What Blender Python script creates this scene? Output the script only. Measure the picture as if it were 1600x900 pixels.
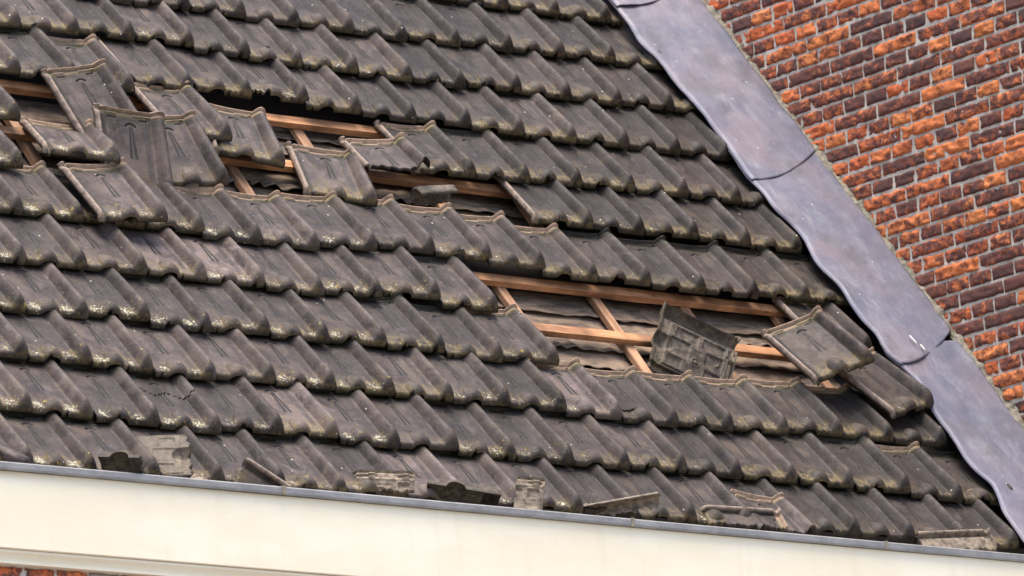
import bpy, math, random
import numpy as np
from mathutils import Matrix, Vector, noise
for o in list(bpy.data.objects): bpy.data.objects.remove(o)
scene = bpy.context.scene
col = scene.collection
RAD = math.radians

# ------------------------------------------------------------------ camera
TH = 0.892429                      # roof pitch (51 degrees)
EX = Vector((1, 0, 0)); ES = Vector((0, math.cos(TH), math.sin(TH))); EN = Vector((0, -math.sin(TH), math.cos(TH)))
MR = Matrix((EX, ES, EN)).transposed()          # roof frame -> world (columns)
MR4 = MR.to_4x4()
cam_d = bpy.data.cameras.new('camera'); cam = bpy.data.objects.new('camera', cam_d); col.objects.link(cam)
cR = Vector((0.78226033, -0.61989247, -0.06166114)); cU = Vector((-0.08540303, -0.20476429, 0.97507841)); cF = Vector((0.61706976, 0.75749911, 0.21311968))
m = Matrix((cR, cU, -cF)).transposed().to_4x4(); m.translation = Vector((-14.41657012, -17.72146285, -4.39256383))
cam.matrix_world = m
cam_d.sensor_width = 36; cam_d.lens = 239.278; cam_d.clip_start = 0.5; cam_d.clip_end = 500
cam_d.dof.use_dof = True; cam_d.dof.focus_distance = 23.9; cam_d.dof.aperture_fstop = 11.0
scene.camera = cam

# ------------------------------------------------------------------ light
w = bpy.data.worlds.new('World'); scene.world = w; w.use_nodes = True
nt = w.node_tree; nt.nodes.clear()
SUN_DIR = Vector((-0.10, -0.14, 0.97)).normalized()          # towards the sun
sky = nt.nodes.new('ShaderNodeTexSky'); sky.sky_type = 'NISHITA'; sky.sun_disc = False
sky.sun_elevation = math.asin(SUN_DIR.z); sky.sun_rotation = math.atan2(SUN_DIR.x, SUN_DIR.y)
sky.dust_density = 4.0; sky.air_density = 1.0
bg = nt.nodes.new('ShaderNodeBackground'); bg.inputs['Strength'].default_value = 0.15
wo = nt.nodes.new('ShaderNodeOutputWorld')
nt.links.new(sky.outputs[0], bg.inputs[0]); nt.links.new(bg.outputs[0], wo.inputs[0])
sd = bpy.data.lights.new('sun', 'SUN'); sd.energy = 2.2; sd.angle = RAD(40); sd.color = (1.0, 0.91, 0.79)
sun = bpy.data.objects.new('sun', sd); col.objects.link(sun)
sun.rotation_euler = SUN_DIR.to_track_quat('Z', 'Y').to_euler()
scene.view_settings.view_transform = 'Standard'; scene.view_settings.look = 'None'
scene.view_settings.exposure = 1.28; scene.view_settings.gamma = 1

# ------------------------------------------------------------------ node helpers
class G:
    def __init__(s, name):
        s.m = bpy.data.materials.new(name); s.m.use_nodes = True; s.t = s.m.node_tree; s.t.nodes.clear()
        s.out = s.n('ShaderNodeOutputMaterial'); s.p = s.n('ShaderNodeBsdfPrincipled'); s.l(s.p.outputs[0], s.out.inputs[0])
    def n(s, t, **k):
        x = s.t.nodes.new(t)
        for a, b in k.items(): setattr(x, a, b)
        return x
    def l(s, a, b): s.t.links.new(a, b)
    def set(s, inp, v):
        if hasattr(v, 'links') or isinstance(v, bpy.types.NodeSocket): s.l(v, inp)
        else: inp.default_value = v
    def math(s, op, a, b=0.0, c=0.0, clamp=False):
        x = s.n('ShaderNodeMath', operation=op); x.use_clamp = clamp
        s.set(x.inputs[0], a); s.set(x.inputs[1], b); s.set(x.inputs[2], c); return x.outputs[0]
    def ramp(s, f, a, b, lo=0.0, hi=1.0):       # smooth map of f from [a,b] to [lo,hi]
        x = s.n('ShaderNodeMapRange', interpolation_type='SMOOTHSTEP')
        s.set(x.inputs[0], f); s.set(x.inputs[1], a); s.set(x.inputs[2], b); s.set(x.inputs[3], lo); s.set(x.inputs[4], hi); return x.outputs[0]
    def mix(s, f, a, b):
        x = s.n('ShaderNodeMix', data_type='RGBA')
        s.set(x.inputs[0], f)
        s.set(x.inputs[6], (*a, 1) if isinstance(a, tuple) else a); s.set(x.inputs[7], (*b, 1) if isinstance(b, tuple) else b)
        return x.outputs[2]
    def mul(s, colr, f):
        x = s.n('ShaderNodeVectorMath', operation='SCALE'); s.l(colr, x.inputs[0]); s.set(x.inputs[3], f); return x.outputs[0]
    def noise(s, vec, scale, detail=4, rough=0.55, dist=0.0):
        x = s.n('ShaderNodeTexNoise'); s.l(vec, x.inputs['Vector'])
        x.inputs['Scale'].default_value = scale; x.inputs['Detail'].default_value = detail; x.inputs['Roughness'].default_value = rough
        x.inputs['Distortion'].default_value = dist; return x.outputs[0]
    def coord(s, kind='Object', scale=(1, 1, 1), offset=None):
        tc = s.n('ShaderNodeTexCoord'); mp = s.n('ShaderNodeMapping'); s.l(tc.outputs[kind], mp.inputs[0]); mp.inputs['Scale'].default_value = scale
        if offset is not None: s.l(offset, mp.inputs['Location'])
        return mp.outputs[0]
    def bump(s, h, strength=0.5, dist=0.01):
        x = s.n('ShaderNodeBump'); s.l(h, x.inputs['Height']); x.inputs['Strength'].default_value = strength; x.inputs['Distance'].default_value = dist
        s.l(x.outputs[0], s.p.inputs['Normal'])
    def attr(s, name):
        x = s.n('ShaderNodeAttribute', attribute_type='OBJECT', attribute_name=name); return x.outputs['Fac']

# ------------------------------------------------------------------ tile material
TW, TL = 0.25206, 0.32
def tile_material(name, under=False):
    g = G(name)
    oi = g.n('ShaderNodeObjectInfo')
    cx = g.n('ShaderNodeCombineXYZ')
    for i, k in enumerate((37.0, 91.0, 53.0)): g.l(g.math('MULTIPLY', oi.outputs['Random'], k), cx.inputs[i])
    raw = g.coord('Object'); v = g.coord('Object', offset=cx.outputs[0])
    sx = g.n('ShaderNodeSeparateXYZ'); g.l(raw, sx.inputs[0]); X, Y, Z = sx.outputs
    streak = g.coord('Object', scale=(1, 0.7, 1), offset=cx.outputs[0])
    n1 = g.noise(v, 9, 5, 0.6); n2 = g.noise(v, 45, 5, 0.65); n3 = g.noise(v, 160, 4, 0.7); ns = g.noise(streak, 17, 5, 0.65, 0.8)
    tone = g.attr('tone'); dirt = g.attr('dirt'); lich = g.attr('lichen')
    c = g.mix(g.ramp(n1, 0.35, 0.65), (0.025, 0.0180, 0.0180), (0.074, 0.056, 0.052))
    c = g.mix(g.ramp(ns, 0.48, 0.72, 0, 0.6), c, (0.140, 0.113, 0.108))
    c = g.mix(g.ramp(n3, 0.5, 0.72, 0, 0.45), c, (0.022, 0.018, 0.018))
    c = g.mix(g.ramp(n2, 0.50, 0.70, 0, 0.6), c, (0.105, 0.078, 0.050))
    c = g.mul(c, tone)
    # brown-green growth toward the lower lip
    low = g.ramp(Y, 0.020, 0.100, 1.0, 0.0)
    d = g.math('MULTIPLY', low, g.ramp(n2, 0.36, 0.62), clamp=True)
    hz_ = g.ramp(g.math('ADD', Z, g.math('MULTIPLY', Y, 0.126)), 0.014, 0.028, 1.0, 0.15)
    d = g.math('MULTIPLY', g.math('MULTIPLY', d, hz_), dirt, clamp=True)
    c = g.mix(g.math('MULTIPLY', d, 0.75), c, (0.150, 0.112, 0.050))
    dd = g.math('MULTIPLY', g.ramp(n1, 0.52, 0.7), dirt, clamp=True)
    c = g.mix(g.math('MULTIPLY', dd, 0.28), c, (0.115, 0.085, 0.055))
    # shade of the two shallow grooves painted in, crescent darkened too
    tg = g.math('DIVIDE', g.math('SUBTRACT', 0.248, Y), 0.126)
    ga = g.math('ABSOLUTE', g.math('SUBTRACT', g.math('ABSOLUTE', g.math('SUBTRACT', X, 0.112)), g.math('ADD', 0.0038, g.math('MULTIPLY', tg, 0.0066))))
    gm = g.math('MULTIPLY', g.ramp(g.math('SUBTRACT', ga, g.math('MULTIPLY', tg, 0.0030)), 0.0026, 0.0046, 1.0, 0.0), g.math('MULTIPLY', g.ramp(tg, 0.0, 0.05), g.ramp(tg, 0.95, 1.0, 1.0, 0.0)))
    c = g.mix(g.math('MULTIPLY', gm, 0.96), c, (0.010, 0.008, 0.008))
    rr_ = g.math('SQRT', g.math('ADD', g.math('POWER', g.math('SUBTRACT', X, 0.112), 2.0), g.math('POWER', g.math('MULTIPLY', g.math('SUBTRACT', Y, 0.246), 1.3), 2.0)))
    cm = g.math('MULTIPLY', g.ramp(g.math('ABSOLUTE', g.math('SUBTRACT', rr_, 0.020)), 0.003, 0.006, 1.0, 0.0), g.ramp(Y, 0.249, 0.252))
    c = g.mix(g.math('MULTIPLY', cm, 0.9), c, (0.020, 0.017, 0.016))
    # yellow spots
    ny = g.noise(v, 70, 3, 0.6)
    yl = g.math('MULTIPLY', g.ramp(ny, 0.66, 0.72), g.ramp(Y, 0.02, 0.16, 1.0, 0.0))
    yl = g.math('MULTIPLY', yl, g.math('MULTIPLY', lich, 1.0), clamp=True)
    c = g.mix(g.math('MULTIPLY', yl, 0.8), c, (0.42, 0.30, 0.03))
    # pale lichen crusts on both sides of the bump
    def spot(cx_, rx, ry, cy_=0.026):
        a = g.math('DIVIDE', g.math('SUBTRACT', X, cx_), rx); b = g.math('DIVIDE', g.math('SUBTRACT', Y, cy_), ry)
        return g.math('SUBTRACT', 1.0, g.math('SQRT', g.math('ADD', g.math('MULTIPLY', a, a), g.math('MULTIPLY', b, b))))
    sp = g.math('MAXIMUM', spot(0.040, 0.036, 0.034, 0.026), spot(0.168, 0.036, 0.036, 0.026))
    vo = g.n('ShaderNodeTexVoronoi', feature='F1'); g.l(v, vo.inputs['Vector']); vo.inputs['Scale'].default_value = 90
    cr = g.math('ADD', g.math('MULTIPLY', n3, 0.9), g.math('MULTIPLY', n2, 1.0))
    cr = g.math('ADD', cr, g.math('MULTIPLY', vo.outputs['Distance'], -0.65))
    th = g.math('SUBTRACT', 0.98, g.math('MULTIPLY', g.math('MULTIPLY', g.math('MAXIMUM', sp, 0.0), lich), 0.44))
    lm = g.ramp(g.math('SUBTRACT', cr, th), 0.0, 0.05)
    lm = g.math('MULTIPLY', lm, g.ramp(sp, 0.0, 0.08), clamp=True)
    c = g.mix(g.math('MULTIPLY', lm, 0.85), c, g.mix(g.ramp(n3, 0.45, 0.6), (0.16, 0.145, 0.09), (0.48, 0.46, 0.36)))
    # scattered white specks
    v2 = g.n('ShaderNodeTexVoronoi', feature='F1'); g.l(v, v2.inputs['Vector']); v2.inputs['Scale'].default_value = 24
    wn = g.n('ShaderNodeSeparateColor'); g.l(v2.outputs['Color'], wn.inputs[0])
    sk = g.math('MULTIPLY', g.ramp(v2.outputs['Distance'], 0.055, 0.10, 1.0, 0.0), g.ramp(wn.outputs[0], 0.80, 0.82))
    c = g.mix(g.math('MULTIPLY', sk, 0.75), c, (0.55, 0.52, 0.46))
    # shade and dirt at the foot of the roll, painted as a dark band
    vy_ = g.math('MULTIPLY', g.ramp(g.math('ABSOLUTE', g.math('SUBTRACT', X, 0.172)), 0.003, 0.018, 1.0, 0.0), g.ramp(n2, 0.35, 0.6, 0.45, 0.9))
    c = g.mix(g.math('MULTIPLY', vy_, g.ramp(Y, 0.03, 0.07, 0.0, 1.0)), c, (0.030, 0.026, 0.028))
    se_ = g.math('MULTIPLY', g.math('MAXIMUM', g.ramp(X, TW - 0.009, TW - 0.003), g.ramp(X, 0.006, 0.013, 1.0, 0.0)), g.ramp(X, -0.002, 0.0))  # tile edges darkened along the seams
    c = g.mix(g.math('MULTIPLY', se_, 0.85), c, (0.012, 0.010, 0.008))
    msy = g.ramp(Y, 0.012, 0.030, 1.0, 0.0)  # moss on the lip face
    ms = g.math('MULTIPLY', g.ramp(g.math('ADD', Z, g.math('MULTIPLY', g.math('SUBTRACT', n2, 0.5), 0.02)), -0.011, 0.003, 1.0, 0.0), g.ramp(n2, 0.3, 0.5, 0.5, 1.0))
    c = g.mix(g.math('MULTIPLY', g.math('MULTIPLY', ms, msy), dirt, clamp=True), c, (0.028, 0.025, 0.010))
    gb = g.math('MULTIPLY', g.ramp(Y, 0.258, 0.275), g.ramp(n2, 0.3, 0.6, 0.35, 0.85))  # grime and painted shade just below the upper tile's lip
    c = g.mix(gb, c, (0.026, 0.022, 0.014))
    # bare clay and yellow moss on the head rim, brown rail at the side
    hd = g.ramp(Y, 0.286, 0.292); n4 = g.noise(v, 26, 3, 0.5)
    hc = g.mix(g.ramp(n4, 0.38, 0.62), (0.125, 0.110, 0.045), (0.21, 0.145, 0.10))
    rg = g.math('MAXIMUM', g.ramp(g.math('ABSOLUTE', g.math('SUBTRACT', Y, 0.3135)), 0.004, 0.0065, 1.0, 0.0), g.math('MULTIPLY', g.ramp(g.math('ABSOLUTE', g.math('SUBTRACT', Y, 0.2985)), 0.002, 0.004, 1.0, 0.0), 0.8))
    hc = g.mix(g.math('MULTIPLY', rg, g.ramp(n2, 0.3, 0.55, 0.6, 1.0)), hc, (0.30, 0.205, 0.145))
    hc = g.mix(g.attr('head'), (0.014, 0.012, 0.008), hc)  # covered heads painted near black, as shade under the lip above
    c = g.mix(g.math('MULTIPLY', hd, g.ramp(n2, 0.3, 0.55, 0.6, 1.0)), c, hc)
    rl = g.math('MULTIPLY', g.ramp(X, -0.014, -0.011, 1.0, 0.0), g.ramp(n2, 0.35, 0.6, 0.35, 0.9))
    c = g.mix(rl, c, (0.26, 0.20, 0.16))
    if under:
        uc = g.mix(g.ramp(n2, 0.35, 0.65), (0.07, 0.055, 0.04), (0.22, 0.175, 0.13))
        c = g.mix(g.ramp(n1, 0.3, 0.7, 0.6, 1.0), c, g.mul(uc, g.attr('bare')))
    g.l(c, g.p.inputs['Base Color'])
    r = g.ramp(n2, 0.3, 0.7, 0.48, 0.72); r = g.math('ADD', r, g.math('MULTIPLY', lm, 0.3), clamp=True); g.l(r, g.p.inputs['Roughness'])
    g.p.inputs['Specular IOR Level'].default_value = 0.28
    h = g.math('ADD', g.math('MULTIPLY', n2, 0.5), g.math('MULTIPLY', n3, 0.35)); h = g.math('ADD', h, g.math('MULTIPLY', lm, 0.5))
    h = g.math('ADD', h, g.math('MULTIPLY', n1, 1.2))
    n5 = g.noise(v, 420, 2, 0.6); h = g.math('ADD', h, g.math('MULTIPLY', n5, 0.22))
    g.bump(h, 0.9, 0.0040)
    return g.m
M_TILE = tile_material('weathered_clay_tile')
M_UNDER = tile_material('tile_underside', True)

# ------------------------------------------------------------------ tile geometry
def sm(a, b, x):
    t = np.clip((x - a) / (b - a), 0, 1); return t * t * (3 - 2 * t)
def top_height(x, y, smooth_new=False, full=False):
    z = 0.010 - 0.126 * y
    t = y / TL
    z = z - 0.0035 * np.sin(np.pi * np.clip(x / 0.18, 0, 1)) * sm(0.05, 0.12, y)
    # roll
    c = TW - 0.032; u = x - c
    hl = 0.029 - 0.002 * t; hr = 0.032 - 0.002 * t
    prof = np.cos(np.pi / 2 * np.clip(np.where(u < 0, u / hl, u / hr), -1, 1)) ** np.where(u < 0, 0.95, 0.8)
    h = (0.043 - 0.013 * t) * np.clip(prof, 0, 1)
    z = z + h
    # bump that lets the roll below slip under the lip
    xb, hw = 0.096, 0.037
    ub = np.clip((x - xb) / hw, -1, 1)
    vy = np.clip((y - 0.022) / 0.056, 0, 1)
    rr = np.clip(ub ** 2 + vy ** 2, 0, 1)
    z = z + 0.027 * np.sqrt(1 - rr) * (1 - rr * 0.35)
    # rounded nose and left edge
    z = z - 0.003 * np.clip(1 - x / 0.008, 0, 1) * (x >= 0)
    pan = (x > 0)
    # paired tapering grooves
    tg = (0.248 - y) / (0.248 - 0.122); ins = (tg > 0) & (tg < 1)
    if smooth_new:
        a = np.abs(x - 0.112); z = z - np.where(ins, 0.003 * np.clip(1 - a / (0.001 + 0.0035 * tg), 0, 1), 0)
    else:
        for sgn in (-1, 1):
            a = np.abs(x - (0.112 + sgn * (0.0038 + 0.0066 * tg))); wd = 0.0020 + 0.0026 * tg
            z = z - np.where(ins, 0.0010 * np.clip(1.5 - a / wd, 0, 1) * sm(0, 0.1, tg) * (1 - sm(0.93, 1, tg)), 0)
    # crescent below the head
    rr = np.hypot(x - 0.112, (y - 0.246) * 1.3); an = np.arctan2(y - 0.246, x - 0.112)
    z = z - 0.0065 * np.clip(1.5 - np.abs(rr - 0.020) / 0.0030, 0, 1) * ((an > 0.25) & (an < 2.9))
    # dashes near the head
    for a0, a1, yy in ((0.018, 0.058, 0.2795), (0.148, 0.182, 0.2795)):
        z = z - 0.0045 * ((x > a0) & (x < a1)) * np.clip(1.5 - np.abs(y - yy) / 0.003, 0, 1)
    # head rim: channel, broken inner rib, outer rim running over the roll as a collar
    z = z - 0.005 * sm(0.284, 0.289, y) * pan
    for a0, a1 in ((0.012, 0.060), (0.125, 0.19)):
        z = z + 0.006 * ((x > a0) & (x < a1)) * np.clip(1.6 - np.abs(y - 0.2985) / 0.0028, 0, 1)
    z = z + 0.014 * np.clip(1.5 - np.abs(y - 0.3135) / 0.0038, 0, 1)
    z = z + 0.004 * np.clip(1.4 - np.abs(y - 0.296) / 0.004, 0, 1) * (x > TW - 0.075)
    # side lock: channel and rail
    lk = x <= 0
    z = z - 0.009 * lk * sm(-0.013, -0.008, x) * (1 - sm(-0.003, 0.0, x)) - 0.004 * lk * (x < -0.003)
    z = z + np.where(x < -0.0105, 0.017 * np.sqrt(np.clip(1 - ((x + 0.0205) / 0.010) ** 2, 0, 1)), 0) * (1 - 0.6 * sm(0.285, 0.30, y))
    z = z - 0.010 * lk * np.clip(1 - y / 0.035, 0, 1) ** 2
    if full: return z
    zb = lip_bottom(x); yn = 0.014 + 1.0 * np.clip(z - (0.010 - 0.126 * y), 0, 0.04)
    f = np.sqrt(np.clip(1 - np.clip(1 - y / yn, 0, 1) ** 2, 0, 1))
    return np.where(y < yn, zb + (z - zb) * f, z)
def lip_bottom(x):
    return -0.011 + 0.024 * np.sqrt(np.clip(1 - ((x - 0.096) / 0.033) ** 2, 0, 1))
def under_pattern(x, y):
    p = 0.008 * ((x > 0.006) & (x < 0.185) & (y > 0.045) & (y < 0.29))       # thick ribs are what is left round the recesses
    for (a, b, c_, d) in ((0.018, 0.055, 0.065, 0.115), (0.018, 0.055, 0.215, 0.272), (0.070, 0.128, 0.062, 0.135), (0.075, 0.125, 0.205, 0.270), (0.142, 0.175, 0.075, 0.160), (0.142, 0.175, 0.185, 0.270)):
        q = sm(a - 0.004, a, x) * (1 - sm(b, b + 0.004, x)) * sm(c_ - 0.004, c_, y) * (1 - sm(d, d + 0.004, y)); p = p - 0.0075 * q
    r = np.hypot(x - 0.066, y - 0.168)
    p = p + 0.004 * np.clip(1.4 - np.abs(r - 0.017) / 0.0022, 0, 1) + 0.004 * (np.abs(x - 0.066) < 0.003) * (r < 0.012) + 0.004 * (np.abs(y - 0.168) < 0.003) * (r < 0.012)
    for yy in (0.228, 0.243, 0.258): p = p + 0.003 * np.clip(1.4 - np.abs(y - yy) / 0.002, 0, 1) * ((x > 0.022) & (x < 0.050))
    for xx in (0.03, 0.145): p = p + 0.016 * ((np.abs(x - xx) < 0.011) & (np.abs(y - 0.302) < 0.010))
    return p
def grid_mesh(name, mask=None, new=False, under=False, warp=0.0, seed=0, thick=0.013):
    nx, ny = 119, 109
    xs = np.linspace(-0.030, TW, nx); ys = np.linspace(0, TL, ny)
    Xg, Yg = np.meshgrid(xs, ys, indexing='ij')
    Zt = top_height(Xg, Yg, new)
    if warp:
        rs = np.random.RandomState(seed); Zt = Zt + warp * (rs.rand() - .5) * (Xg / TW - .5) * 0.02
    Zf = top_height(Xg, Yg, new, True); lb = lip_bottom(Xg)
    f = 1 - sm(0.008, 0.016, Yg)
    Zb = (Zf - thick) * (1 - f) + np.minimum(lb, Zf - thick) * f
    Zb = np.minimum(Zb, Zt - 0.0015)
    if under: Zb = Zb - under_pattern(Xg, Yg) * (0.45 if thick > 0.015 else 1.0)
    xc = (xs[1:] + xs[:-1]) / 2; yc = (ys[1:] + ys[:-1]) / 2
    Xc, Yc = np.meshgrid(xc, yc, indexing='ij')
    keep = np.ones(Xc.shape, bool) if mask is None else mask(Xc, Yc)
    idx = np.arange(nx * ny).reshape(nx, ny)
    N = nx * ny
    a, b, c, d = idx[:-1, :-1][keep], idx[1:, :-1][keep], idx[1:, 1:][keep], idx[:-1, 1:][keep]
    faces = [np.stack([a, b, c, d], 1), np.stack([d, c, b, a], 1) + N]
    kp = np.zeros((nx + 1, ny + 1), bool); kp[1:-1, 1:-1] = keep
    K = kp[1:-1, 1:-1]
    for (n_, e0, e1) in ((kp[:-2, 1:-1], idx[:-1, 1:], idx[:-1, :-1]), (kp[2:, 1:-1], idx[1:, :-1], idx[1:, 1:]),
                         (kp[1:-1, :-2], idx[:-1, :-1], idx[1:, :-1]), (kp[1:-1, 2:], idx[1:, 1:], idx[:-1, 1:])):
        s = K & ~n_
        p, q = e0[s], e1[s]
        faces.append(np.stack([q, p, p + N, q + N], 1))
    F = np.concatenate(faces)
    V = np.concatenate([np.stack([Xg, Yg, Zt], 2).reshape(-1, 3), np.stack([Xg, Yg, Zb], 2).reshape(-1, 3)])
    used = np.unique(F); remap = np.zeros(len(V), int); remap[used] = np.arange(len(used))
    V = V[used]; F = remap[F]
    me = bpy.data.meshes.new(name)
    me.vertices.add(len(V)); me.vertices.foreach_set('co', V.astype(np.float32).ravel())
    me.loops.add(F.size); me.loops.foreach_set('vertex_index', F.astype(np.int32).ravel())
    me.polygons.add(len(F)); me.polygons.foreach_set('loop_start', np.arange(0, F.size, 4, dtype=np.int32))
    me.polygons.foreach_set('use_smooth', np.ones(len(F), bool))
    me.update(calc_edges=True); me.validate()
    me.materials.append(M_UNDER if under else M_TILE)
    return me

# ------------------------------------------------------------------ generic helpers
def mesh_from(name, V, F, mat, smooth=False):
    me = bpy.data.meshes.new(name); me.from_pydata([tuple(v) for v in V], [], [tuple(f) for f in F]); me.materials.append(mat)
    if smooth: me.polygons.foreach_set('use_smooth', [True] * len(me.polygons))
    me.update(); return me
def link(name, me, mw=None, parent=None):
    o = bpy.data.objects.new(name, me); col.objects.link(o)
    if parent is not None: o.parent = parent
    elif mw is not None: o.matrix_world = mw
    return o
def tag(o, label=None, cat=None, group=None, kind=None):
    if label: o['label'] = label
    if cat: o['category'] = cat
    if group: o['group'] = group
    o['kind'] = kind or 'thing'
    return o
def box_mesh(name, lo, hi, mat, seg=1, wob=0.0, axis=0, bev=0.0, seed=0):
    """box cut into seg slices along axis, its corners bevelled a little and its edges wavering"""
    lo = np.array(lo, float); hi = np.array(hi, float); oth = [i for i in range(3) if i != axis]
    b = bev
    prof = [(lo[oth[0]] + b, lo[oth[1]]), (hi[oth[0]] - b, lo[oth[1]]), (hi[oth[0]], lo[oth[1]] + b), (hi[oth[0]], hi[oth[1]] - b),
            (hi[oth[0]] - b, hi[oth[1]]), (lo[oth[0]] + b, hi[oth[1]]), (lo[oth[0]], hi[oth[1]] - b), (lo[oth[0]], lo[oth[1]] + b)] if b else \
           [(lo[oth[0]], lo[oth[1]]), (hi[oth[0]], lo[oth[1]]), (hi[oth[0]], hi[oth[1]]), (lo[oth[0]], hi[oth[1]])]
    k = len(prof); V = []; F = []
    for i in range(seg + 1):
        a = lo[axis] + (hi[axis] - lo[axis]) * i / seg
        for j, (p, q) in enumerate(prof):
            v = [0, 0, 0]; v[axis] = a; v[oth[0]] = p; v[oth[1]] = q
            if wob:
                v[oth[0]] += wob * noise.noise(Vector((a * 3, j * 1.7 + seed, 3.1))); v[oth[1]] += wob * noise.noise(Vector((a * 3, j * 1.7 + seed, 9.1)))
            V.append(v)
    flip = (axis == 1)
    for i in range(seg):
        for j in range(k):
            f = (i * k + j, i * k + (j + 1) % k, (i + 1) * k + (j + 1) % k, (i + 1) * k + j); F.append(f[::-1] if not flip else f)
    c0 = tuple(range(k)); c1 = tuple(seg * k + j for j in range(k)); F += [c0 if not flip else c0[::-1], c1[::-1] if not flip else c1]
    return mesh_from(name, V, F, mat)
def surf_mesh(name, fn, nu, nv, mat, thick=0.0, tdir=(0, 0, -1), smooth=True):
    V = [fn(i / nu, j / nv) for i in range(nu + 1) for j in range(nv + 1)]; F = []
    n = len(V); W = nv + 1
    for i in range(nu):
        for j in range(nv): a = i * W + j; F.append((a, a + W, a + W + 1, a + 1))
    if thick:
        V += [tuple(v[k] + tdir[k] * thick for k in range(3)) for v in V]
        F += [tuple(x + n for x in f[::-1]) for f in F]
        for i in range(nu):
            a = i * W; F.append((a + W, a, a + n, a + W + n)); a = i * W + nv; F.append((a, a + W, a + W + n, a + n))
        for j in range(nv):
            a = j; F.append((a, a + 1, a + 1 + n, a + n)); a = nu * W + j; F.append((a + 1, a, a + n, a + 1 + n))
    return mesh_from(name, V, F, mat, smooth)
def nz(x, y, z=0.0, s=1.0): return noise.noise(Vector((x * s, y * s, z)))
def fr(x, y, z, s, o=4): return noise.fractal(Vector((x * s, y * s, z * s)), 1.0, 2.0, o)

# ------------------------------------------------------------------ other materials
def brick_material(name, bright=1.0):
    g = G(name)
    v = g.coord('Object', scale=(1, 1, 1.25)); at = g.n('ShaderNodeAttribute', attribute_name='brick'); sp = g.n('ShaderNodeSeparateColor'); g.l(at.outputs['Color'], sp.inputs[0])
    n1 = g.noise(v, 22, 6, 0.6, 0.6); n2 = g.noise(v, 75, 5, 0.65); n3 = g.noise(v, 260, 3, 0.6)
    f = g.math('ADD', g.math('ADD', n1, 0.025), g.math('MULTIPLY', g.math('SUBTRACT', sp.outputs[0], 0.5), 0.36)); f = g.math('ADD', f, g.math('MULTIPLY', g.math('SUBTRACT', n2, 0.5), 0.30))
    red = g.mix(g.ramp(n2, 0.35, 0.65), (0.12, 0.036, 0.023), (0.26, 0.070, 0.032))
    c = g.mix(g.ramp(f, 0.42, 0.52), g.mix(sp.outputs[1], (0.075, 0.032, 0.026), (0.135, 0.046, 0.032)), red)
    org = g.mix(sp.outputs[1], (0.56, 0.120, 0.030), (0.66, 0.210, 0.058))
    c = g.mix(g.ramp(f, 0.50, 0.68), c, org)
    c = g.mix(g.ramp(n3, 0.62, 0.8, 0, 0.35), c, (0.62, 0.24, 0.12))
    hsv = g.n('ShaderNodeMix', data_type='RGBA'); g.l(c, hsv.inputs[6]); hsv.inputs[7].default_value = (0.33, 0.30, 0.26, 1)
    g.l(g.math('MULTIPLY', sp.outputs[2], 1.0), hsv.inputs[0]); c = hsv.outputs[2]
    c = g.mul(c, bright)
    g.l(c, g.p.inputs['Base Color']); g.p.inputs['Roughness'].default_value = 0.75
    g.bump(g.math('ADD', n2, g.math('MULTIPLY', n3, 0.5)), 0.7, 0.006)
    return g.m
def mortar_material(name, a, b, sc=60):
    g = G(name); v = g.coord('Object'); n1 = g.noise(v, sc, 5, 0.65); n2 = g.noise(v, 8, 3); n3 = g.noise(v, 300, 3)
    c = g.mix(g.ramp(n1, 0.3, 0.7), a, b); c = g.mul(c, g.ramp(n2, 0.3, 0.7, 0.85, 1.05)); g.l(c, g.p.inputs['Base Color'])
    g.p.inputs['Roughness'].default_value = 0.9; g.bump(g.math('ADD', n1, n3), 0.6, 0.004); return g.m
def lead_material():
    g = G('weathered_lead'); v = g.coord('Object'); st = g.coord('Object', scale=(2.2, 0.8, 1))
    n1 = g.noise(v, 3.2, 6, 0.62, 0.2); n2 = g.noise(st, 9, 6, 0.68, 0.2); n3 = g.noise(v, 60, 4); n4 = g.noise(v, 4.5, 6, 0.66, 0.25)
    c = g.mix(g.ramp(n1, 0.35, 0.65), (0.108, 0.116, 0.164), (0.156, 0.136, 0.170))
    c = g.mix(g.ramp(n2, 0.45, 0.75, 0, 0.7), c, (0.215, 0.215, 0.250))
    c = g.mix(g.ramp(n4, 0.50, 0.66, 0, 0.6), c, (0.085, 0.085, 0.100))
    c = g.mix(g.ramp(n2, 0.28, 0.44, 0.45, 0), c, (0.13, 0.125, 0.155))
    vo = g.n('ShaderNodeTexVoronoi'); g.l(v, vo.inputs['Vector']); vo.inputs['Scale'].default_value = 22
    wn = g.n('ShaderNodeSeparateColor'); g.l(vo.outputs['Color'], wn.inputs[0])
    sk = g.math('MULTIPLY', g.ramp(vo.outputs['Distance'], 0.05, 0.11, 1.0, 0.0), g.ramp(wn.outputs[0], 0.72, 0.75))
    sc_ = g.noise(g.coord('Object', scale=(9, 0.7, 1)), 26, 3, 0.6)
    c = g.mix(g.ramp(sc_, 0.60, 0.72, 0, 0.35), c, (0.36, 0.36, 0.39))
    c = g.mix(g.math('MULTIPLY', sk, 0.6), c, (0.5, 0.5, 0.52))
    g.l(c, g.p.inputs['Base Color']); g.p.inputs['Metallic'].default_value = 0.1; g.l(g.ramp(n2, 0.3, 0.7, 0.52, 0.7), g.p.inputs['Roughness'])
    g.bump(g.math('ADD', g.math('MULTIPLY', n1, 3.0), g.math('MULTIPLY', n3, 0.25)), 0.5, 0.006); return g.m
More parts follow.
